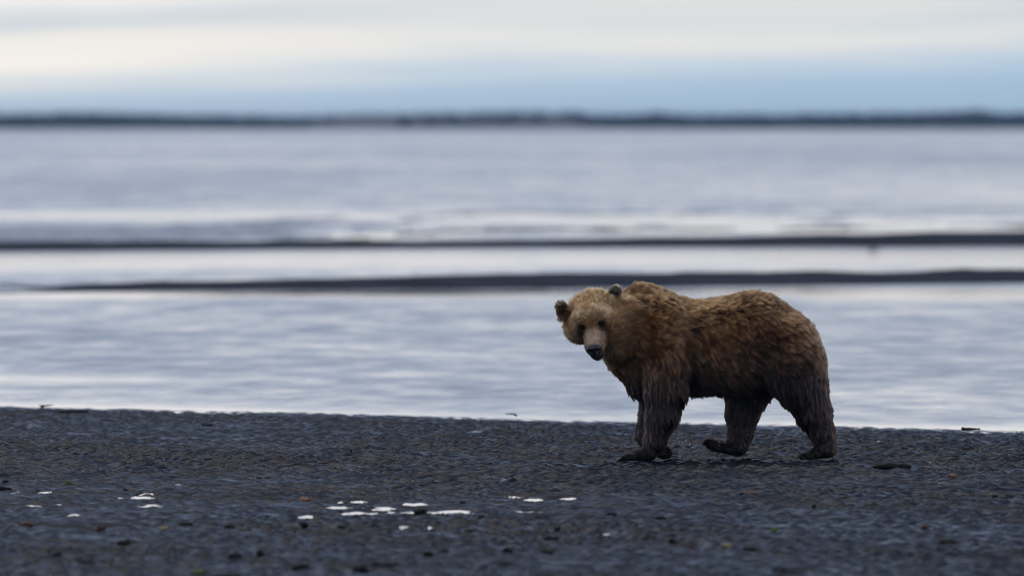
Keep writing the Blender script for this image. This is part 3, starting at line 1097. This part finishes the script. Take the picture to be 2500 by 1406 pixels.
# ================================================================== things washed up on the sand
def stone_mat(name, c1, c2, rough=0.5, scale=30):
    m, t, b = new_mat(name)
    co = N(t, 'ShaderNodeTexCoord').outputs['Object']
    L(t, ramp(t, noisen(t, co, scale, 4, 0.65), [(0.3, c1), (0.7, c2)]), b.inputs['Base Color'])
    b.inputs['Roughness'].default_value = rough
    b.inputs['Specular IOR Level'].default_value = 0.14
    bp = N(t, 'ShaderNodeBump')
    bp.inputs['Strength'].default_value = 0.6
    bp.inputs['Distance'].default_value = 0.006
    L(t, noisen(t, co, scale * 2, 4, 0.6), bp.inputs['Height'])
    L(t, bp.outputs[0], b.inputs['Normal'])
    return m


WOODM = stone_mat("soaked_wood", (0.008, 0.0065, 0.006), (0.028, 0.022, 0.018), 0.75, 24)
WEED = stone_mat("dark_seaweed", (0.004, 0.004, 0.004), (0.014, 0.011, 0.008), 0.7, 40)
WEEDB = stone_mat("brown_seaweed", (0.04, 0.02, 0.012), (0.11, 0.05, 0.028), 0.45, 40)
WEEDO = stone_mat("orange_kelp", (0.22, 0.075, 0.014), (0.34, 0.13, 0.025), 0.4, 30)
WEEDG = stone_mat("green_seaweed", (0.05, 0.075, 0.012), (0.12, 0.14, 0.03), 0.45, 40)
STONE = stone_mat("dark_pebble", (0.02, 0.02, 0.023), (0.05, 0.048, 0.05), 0.4, 40)
SHELL = stone_mat("pale_shell", (0.45, 0.44, 0.42), (0.7, 0.69, 0.66), 0.4, 50)
TAN = stone_mat("tan_leaf", (0.16, 0.11, 0.05), (0.3, 0.22, 0.11), 0.5, 30)


def gz(x, y):
    yy, xx = np.meshgrid(np.linspace(y - 0.7, y + 0.1, 28), np.linspace(x - 0.1, x + 0.1, 7))
    return float(np.percentile(ripples(xx, yy), 92))


def log(name, x0, x1, y, thick, mat, label, cat, taper=(0.35, 1.0, 0.9, 0.3), group=None, flat=0.6, tilt=0.0):
    p0, p1 = gpt(x0, y), gpt(x1, y)
    n, seg = 22, 12
    sd = rng.integers(0, 999)
    rr = thick / 2 / FPX * (p0[1] - CAMY)
    zb = gz(*(p0 + p1)[:2] / 2)
    v, f = [], []
    for i in range(n):
        s_ = i / (n - 1)
        c_ = p0 + (p1 - p0) * s_
        c_[1] += tilt * (s_ - 0.5)
        r_ = rr * np.interp(s_, np.linspace(0, 1, len(taper)), taper)
        if i in (0, n - 1):
            r_ *= 0.45
        for j in range(seg):
            a_ = 2 * math.pi * j / seg
            w = 1 + 0.35 * (vn2(np.array([s_ * 9 + 0.0]), np.array([j * 1.0]), sd)[0] - 0.5)
            v.append((c_[0] + 0.02 * rr * math.sin(j * 3.1), c_[1] + r_ * w * 1.6 * math.cos(a_), zb + rr * flat * 0.8 + r_ * w * math.sin(a_)))
    for i in range(n - 1):
        for j in range(seg):
            f.append((i * seg + j, i * seg + (j + 1) % seg, (i + 1) * seg + (j + 1) % seg, (i + 1) * seg + j))
    f.append(tuple(range(seg)))
    f.append(tuple(reversed(range((n - 1) * seg, n * seg))))
    me = bpy.data.meshes.new(name)
    me.from_pydata(v, [], f)
    bm = bmesh.new()
    bm.from_mesh(me)
    bmesh.ops.recalc_face_normals(bm, faces=bm.faces)
    bm.to_mesh(me)
    bm.free()
    me.polygons.foreach_set('use_smooth', [True] * len(me.polygons))
    me.materials.append(mat)
    o = bpy.data.objects.new(name, me)
    scene.collection.objects.link(o)
    return tag(o, label, cat, group)


log("driftwood", 2130, 2226, 1144, 20, WOODM, "dark chunk of driftwood, tapered to one end, lying behind the bear", "driftwood", (0.10, 0.55, 0.9, 1.0, 1.0, 0.95, 0.8, 0.35))
log("driftwood", 140, 217, 1007, 6, WOODM, "long straight dark stick lying beside the waterline", "driftwood", (0.8, 1, 0.9, 1.0))
log("driftwood", 2347, 2394, 1052, 7, WOODM, "short dark stick at the water's edge, thick at one end", "driftwood", (1.3, 1.0, 0.7, 0.5))
log("driftwood", 492, 527, 1039, 5, WOODM, "small flat brown wood scrap on the open sand", "driftwood", (0.5, 1, 0.9, 0.3))
log("driftwood", 1722, 1790, 1104, 3.5, WOODM, "thin dark splinter on the sand under the bear's belly", "driftwood", (0.5, 1, 0.9, 0.3))
log("shell_sliver", 1145, 1182, 1057, 4, SHELL, "pale flat sliver of shell near the waterline", "shell", (0.3, 1, 1, 0.3))


def twig(x, y, w, h, lean, label, branch=True, thick=2.2):
    p = gpt(x, y)
    s_ = (p[1] - CAMY) / FPX
    z = gz(p[0], p[1])
    e = bpy.data.objects.new("twig", None)
    scene.collection.objects.link(e)
    e.location = (p[0], p[1], z)
    tag(e, label, "twig")
    pth = [Vector((0, 0, -0.01))]
    for i in range(1, 7):
        q_ = i / 6
        pth.append(Vector((lean * w * s_ * q_ + rng.normal(0, 1.0) * s_, rng.normal(0, 0.01), h * s_ * q_ ** 0.8 + rng.normal(0, 0.6) * s_)))
    sweep("stem", pth, [thick * s_ * (1 - 0.75 * i / 6) for i in range(7)], WOODM, e, 6)
    if branch:
        b0 = pth[2]
        sweep("branch", [b0, b0 + Vector((-lean * w * 0.35 * s_, 0.01, h * 0.35 * s_)), b0 + Vector((-lean * w * 0.5 * s_, 0.02, h * 0.75 * s_))],
              [thick * 0.6 * s_, thick * 0.45 * s_, thick * 0.15 * s_], WOODM, e, 5)


twig(859, 1110, 8, 14, -1, "tiny forked twig standing upright in the rippled sand")
twig(2350, 1100, 36, 8, 1, "low forked twig behind the driftwood chunk", True, 2.4)
twig(1597, 1162, 12, 7, 1, "short bent twig in front of the bear's planted forepaw", False, 1.8)
twig(1662, 1168, 42, 4, 1, "long thin twig in front of the bear's belly", True, 1.6)
twig(1262, 1013, 30, 2, -1, "low dark twig at the edge of the beach sand", False, 2.6)
twig(100, 994, 30, 3, 1, "crooked dark twig at the waterline beside the long straight stick", True, 3.0)


def pebble(x, y, w, h, mat, label, cat="pebble", name="pebble", group=None):
    p = gpt(x, y)
    s_ = (p[1] - CAMY) / FPX
    bm = bmesh.new()
    bmesh.ops.create_icosphere(bm, subdivisions=3, radius=1.0)
    sd = Vector((x * 0.13, y * 0.07, 3.0))
    for v in bm.verts:
        n_ = mnoise.noise(v.co * 1.3 + sd) * 0.35 + mnoise.noise(v.co * 3.5 + sd) * 0.10
        v.co *= 1 + n_
        if v.co.z < -0.35:
            v.co.z = -0.35 - (v.co.z + 0.35) * -0.3
    me = bpy.data.meshes.new(name)
    bm.to_mesh(me)
    bm.free()
    me.polygons.foreach_set('use_smooth', [True] * len(me.polygons))
    me.materials.append(mat)
    o = bpy.data.objects.new(name, me)
    scene.collection.objects.link(o)
    o.scale = (w / 2 * s_, w / 2 * s_ * 0.8, h / 2 * s_)
    o.rotation_euler = (0, 0, 0)
    o.location = (p[0], p[1], gz(p[0], p[1]) + h * 0.28 * s_)
    return tag(o, label, cat, group)


def weed(x, y, w, h, mat, label, group=None, cat="seaweed", n=9, name="seaweed_clump"):
    """a heap of crumpled fronds"""
    p = gpt(x, y)
    s_ = (p[1] - CAMY) / FPX
    zb = gz(p[0], p[1])
    v, f = [], []
    for k in range(n):
        a_ = rng.uniform(0, 2 * math.pi)
        ox, oy = rng.normal(0, 0.16) * w * s_, rng.normal(0, 0.12) * w * s_
        ln_ = rng.uniform(0.35, 0.62) * w * s_
        wd = rng.uniform(0.10, 0.2) * w * s_
        hh = rng.uniform(0.45, 1.0) * h * s_
        b0 = len(v)
        m = 7
        for i in range(m):
            t_ = i / (m - 1)
            cx = ox + ln_ * (t_ - 0.5) * math.cos(a_) + rng.normal(0, 0.04) * w * s_
            cy = oy + ln_ * (t_ - 0.5) * math.sin(a_)
            cz = hh * math.sin(math.pi * t_) * rng.uniform(0.7, 1.1)
            ww = wd * (0.35 + math.sin(math.pi * (0.1 + 0.8 * t_)))
            for (sx, dz) in ((-1, -0.25), (0, 0.18), (1, -0.25)):
                v.append((p[0] + cx - sx * ww * math.sin(a_), p[1] + cy + sx * ww * math.cos(a_), zb - 0.004 + max(0, cz + dz * ww + rng.normal(0, 0.05) * hh)))
        for i in range(m - 1):
            for j in range(2):
                q0 = b0 + i * 3 + j
                f.append((q0, q0 + 1, q0 + 4, q0 + 3))
    o = mesh_np(name, v, f, mat)
    md = o.modifiers.new("thickness", 'SOLIDIFY')
    md.thickness = 0.006
    return tag(o, label, cat, group)


pebble(2153, 1086, 17, 8, STONE, "dark wet stone with a pale cap between bear and waterline")
rk = pebble(2132, 600, 30, 24, STONE, "dark rock on the farther of the two dark sandbars", "rock", "rock")
rk.location.z = WL + 0.10
pebble(2146, 1083, 9, 5, SHELL, "pale shell fragment resting against the dark stone", "shell", "shell_fragment")
pebble(2271, 1131, 8, 4, SHELL, "small white shell on the sand past the driftwood chunk", "shell", "shell_fragment")
pebble(435, 1187, 14, 7, SHELL, "cream shell half sunk in the sand ripples", "shell", "shell_fragment")
weed(2308, 1168, 26, 4, WEED, "dark kelp stalk joined to an orange blade", cat="kelp", n=5, name="kelp_stalk")
weed(2327, 1167, 17, 6, WEEDO, "bright orange kelp blade on the sand near the driftwood chunk", cat="kelp", n=4, name="orange_kelp")
weed(1834, 1211, 44, 9, WEEDB, "flat reddish brown seaweed in front of the bear's hind feet", n=10)
weed(745, 1219, 34, 6, WEEDO, "thin rusty orange weed scrap among the sand ripples", n=5, name="seaweed_scrap")
weed(165, 1184, 17, 11, WEEDG, "small olive tuft of weed standing on the rippled sand", n=9)
weed(60, 1283, 42, 9, WEEDB, "elongated red-brown seaweed past the small puddles", n=9)
weed(1028, 1253, 30, 12, WEED, "black seaweed lump lying between two bright puddles", n=10)
weed(480, 1402, 34, 12, WEEDG, "bright green scrap of weed on the beach", n=8, name="seaweed_scrap")
weed(772, 1348, 13, 10, WEEDG, "tiny green weed tuft beside dark seaweed clumps", n=6)
weed(1890, 1298, 20, 12, WEEDG, "olive brown knot of weed alone on blurred sand", n=9)
weed(1960 + 300, 1290, 26, 9, WEEDB, "faint brown weed scrap on bare sand", n=6, name="seaweed_scrap")
weed(1690, 1337, 20, 10, WEEDB, "russet seaweed scrap beside a tan leaf", n=7)
weed(1775, 1338, 44, 8, TAN, "tan dead leaf lying flat on the sand", cat="leaf", n=5, name="dead_leaf")
weed(400, 1294, 26, 9, TAN, "yellowish tan scrap of dead leaf near the seaweed", cat="leaf", n=5, name="dead_leaf")
weed(245, 1296, 22, 14, WEEDB, "upright brown tuft of seaweed near the dead leaf scrap", n=8)
G = "dark seaweed clumps strewn over the sand"
LB = "blackish seaweed clump on bare sand well away from the puddles and bear"
for (x, y, w, h) in ((300, 1334, 40, 18), (735, 1390, 34, 20), (885, 1396, 32, 20), (572, 1362, 40, 13), (636, 1358, 20, 18), (1045, 1358, 20, 18), (1085, 1347, 30, 10),
                     (1240, 1352, 20, 20), (1330, 1352, 42, 10), (1230, 1380, 40, 10), (1642, 1324, 18, 14), (1610, 1268, 34, 10), (1362, 1298, 16, 16), (1640, 1308, 20, 8), (1575, 1316, 18, 8),
                     (1830, 1347, 30, 12), (2320, 1326, 44, 12), (140, 1358, 22, 12), (830, 1290, 22, 10), (740, 1284, 22, 14), (450, 1284, 34, 9), (560, 1290, 20, 10),
                     (950, 1382, 46, 12), (1340, 1318, 26, 12), (1490, 1257, 22, 7), (2430, 1218, 14, 12), (1988, 1242, 8, 10), (305, 1196, 12, 5), (655, 1167, 16, 4), (420, 1168, 18, 5),
                     (6, 1195, 30, 10), (15, 1178, 16, 6), (205, 1378, 36, 10), (1145, 1300, 22, 9), (1178, 1262, 14, 6), (1910, 1395, 40, 9), (560, 1410, 44, 12), (1128, 1228, 12, 6), (630, 1168, 10, 3)):
    if x > 1500:
        weed(x, y, w * 1.1, h * 0.75, WEED, "blackish seaweed scrap on the sand in front of the bear", "seaweed scraps in front of the bear", n=9)
    elif y < 1215:
        weed(x, y, w * 1.1, h * 0.75, WEED, "small black weed scrap between the puddles and the waterline", "weed scraps between puddles and waterline", n=7)
    elif y < 1305:
        weed(x, y, w * 1.1, h * 0.75, WEED, "blackish seaweed clump lying close to the bright puddles", "seaweed clumps close to the puddles", n=9)
    else:
        weed(x, y, w * 1.1, h * 0.75, WEED, LB, G, n=9)

# ------------------------------------------------------------------ the air
HAZE = bpy.data.materials.new("haze_air")
HAZE.use_nodes = True
t = HAZE.node_tree
t.nodes.clear()
pv = N(t, 'ShaderNodeVolumePrincipled')
pv.inputs['Color'].default_value = (0.45, 0.68, 1.0, 1)
pv.inputs['Density'].default_value = 6.0e-5
pv.inputs['Anisotropy'].default_value = 0.2
out = N(t, 'ShaderNodeOutputMaterial')
L(t, pv.outputs[0], out.inputs['Volume'])
bx = [(-9500, -300, -3), (9500, -300, -3), (9500, 17000, -3), (-9500, 17000, -3)]
v = bx + [(a_, b_, 14.0) for (a_, b_, _) in bx]
hz = mesh_np("haze", v, [(3, 2, 1, 0), (4, 5, 6, 7), (0, 1, 5, 4), (1, 2, 6, 5), (2, 3, 7, 6), (3, 0, 4, 7)], HAZE, smooth=False)
tag(hz, "thin pale haze over the water", kind='stuff')
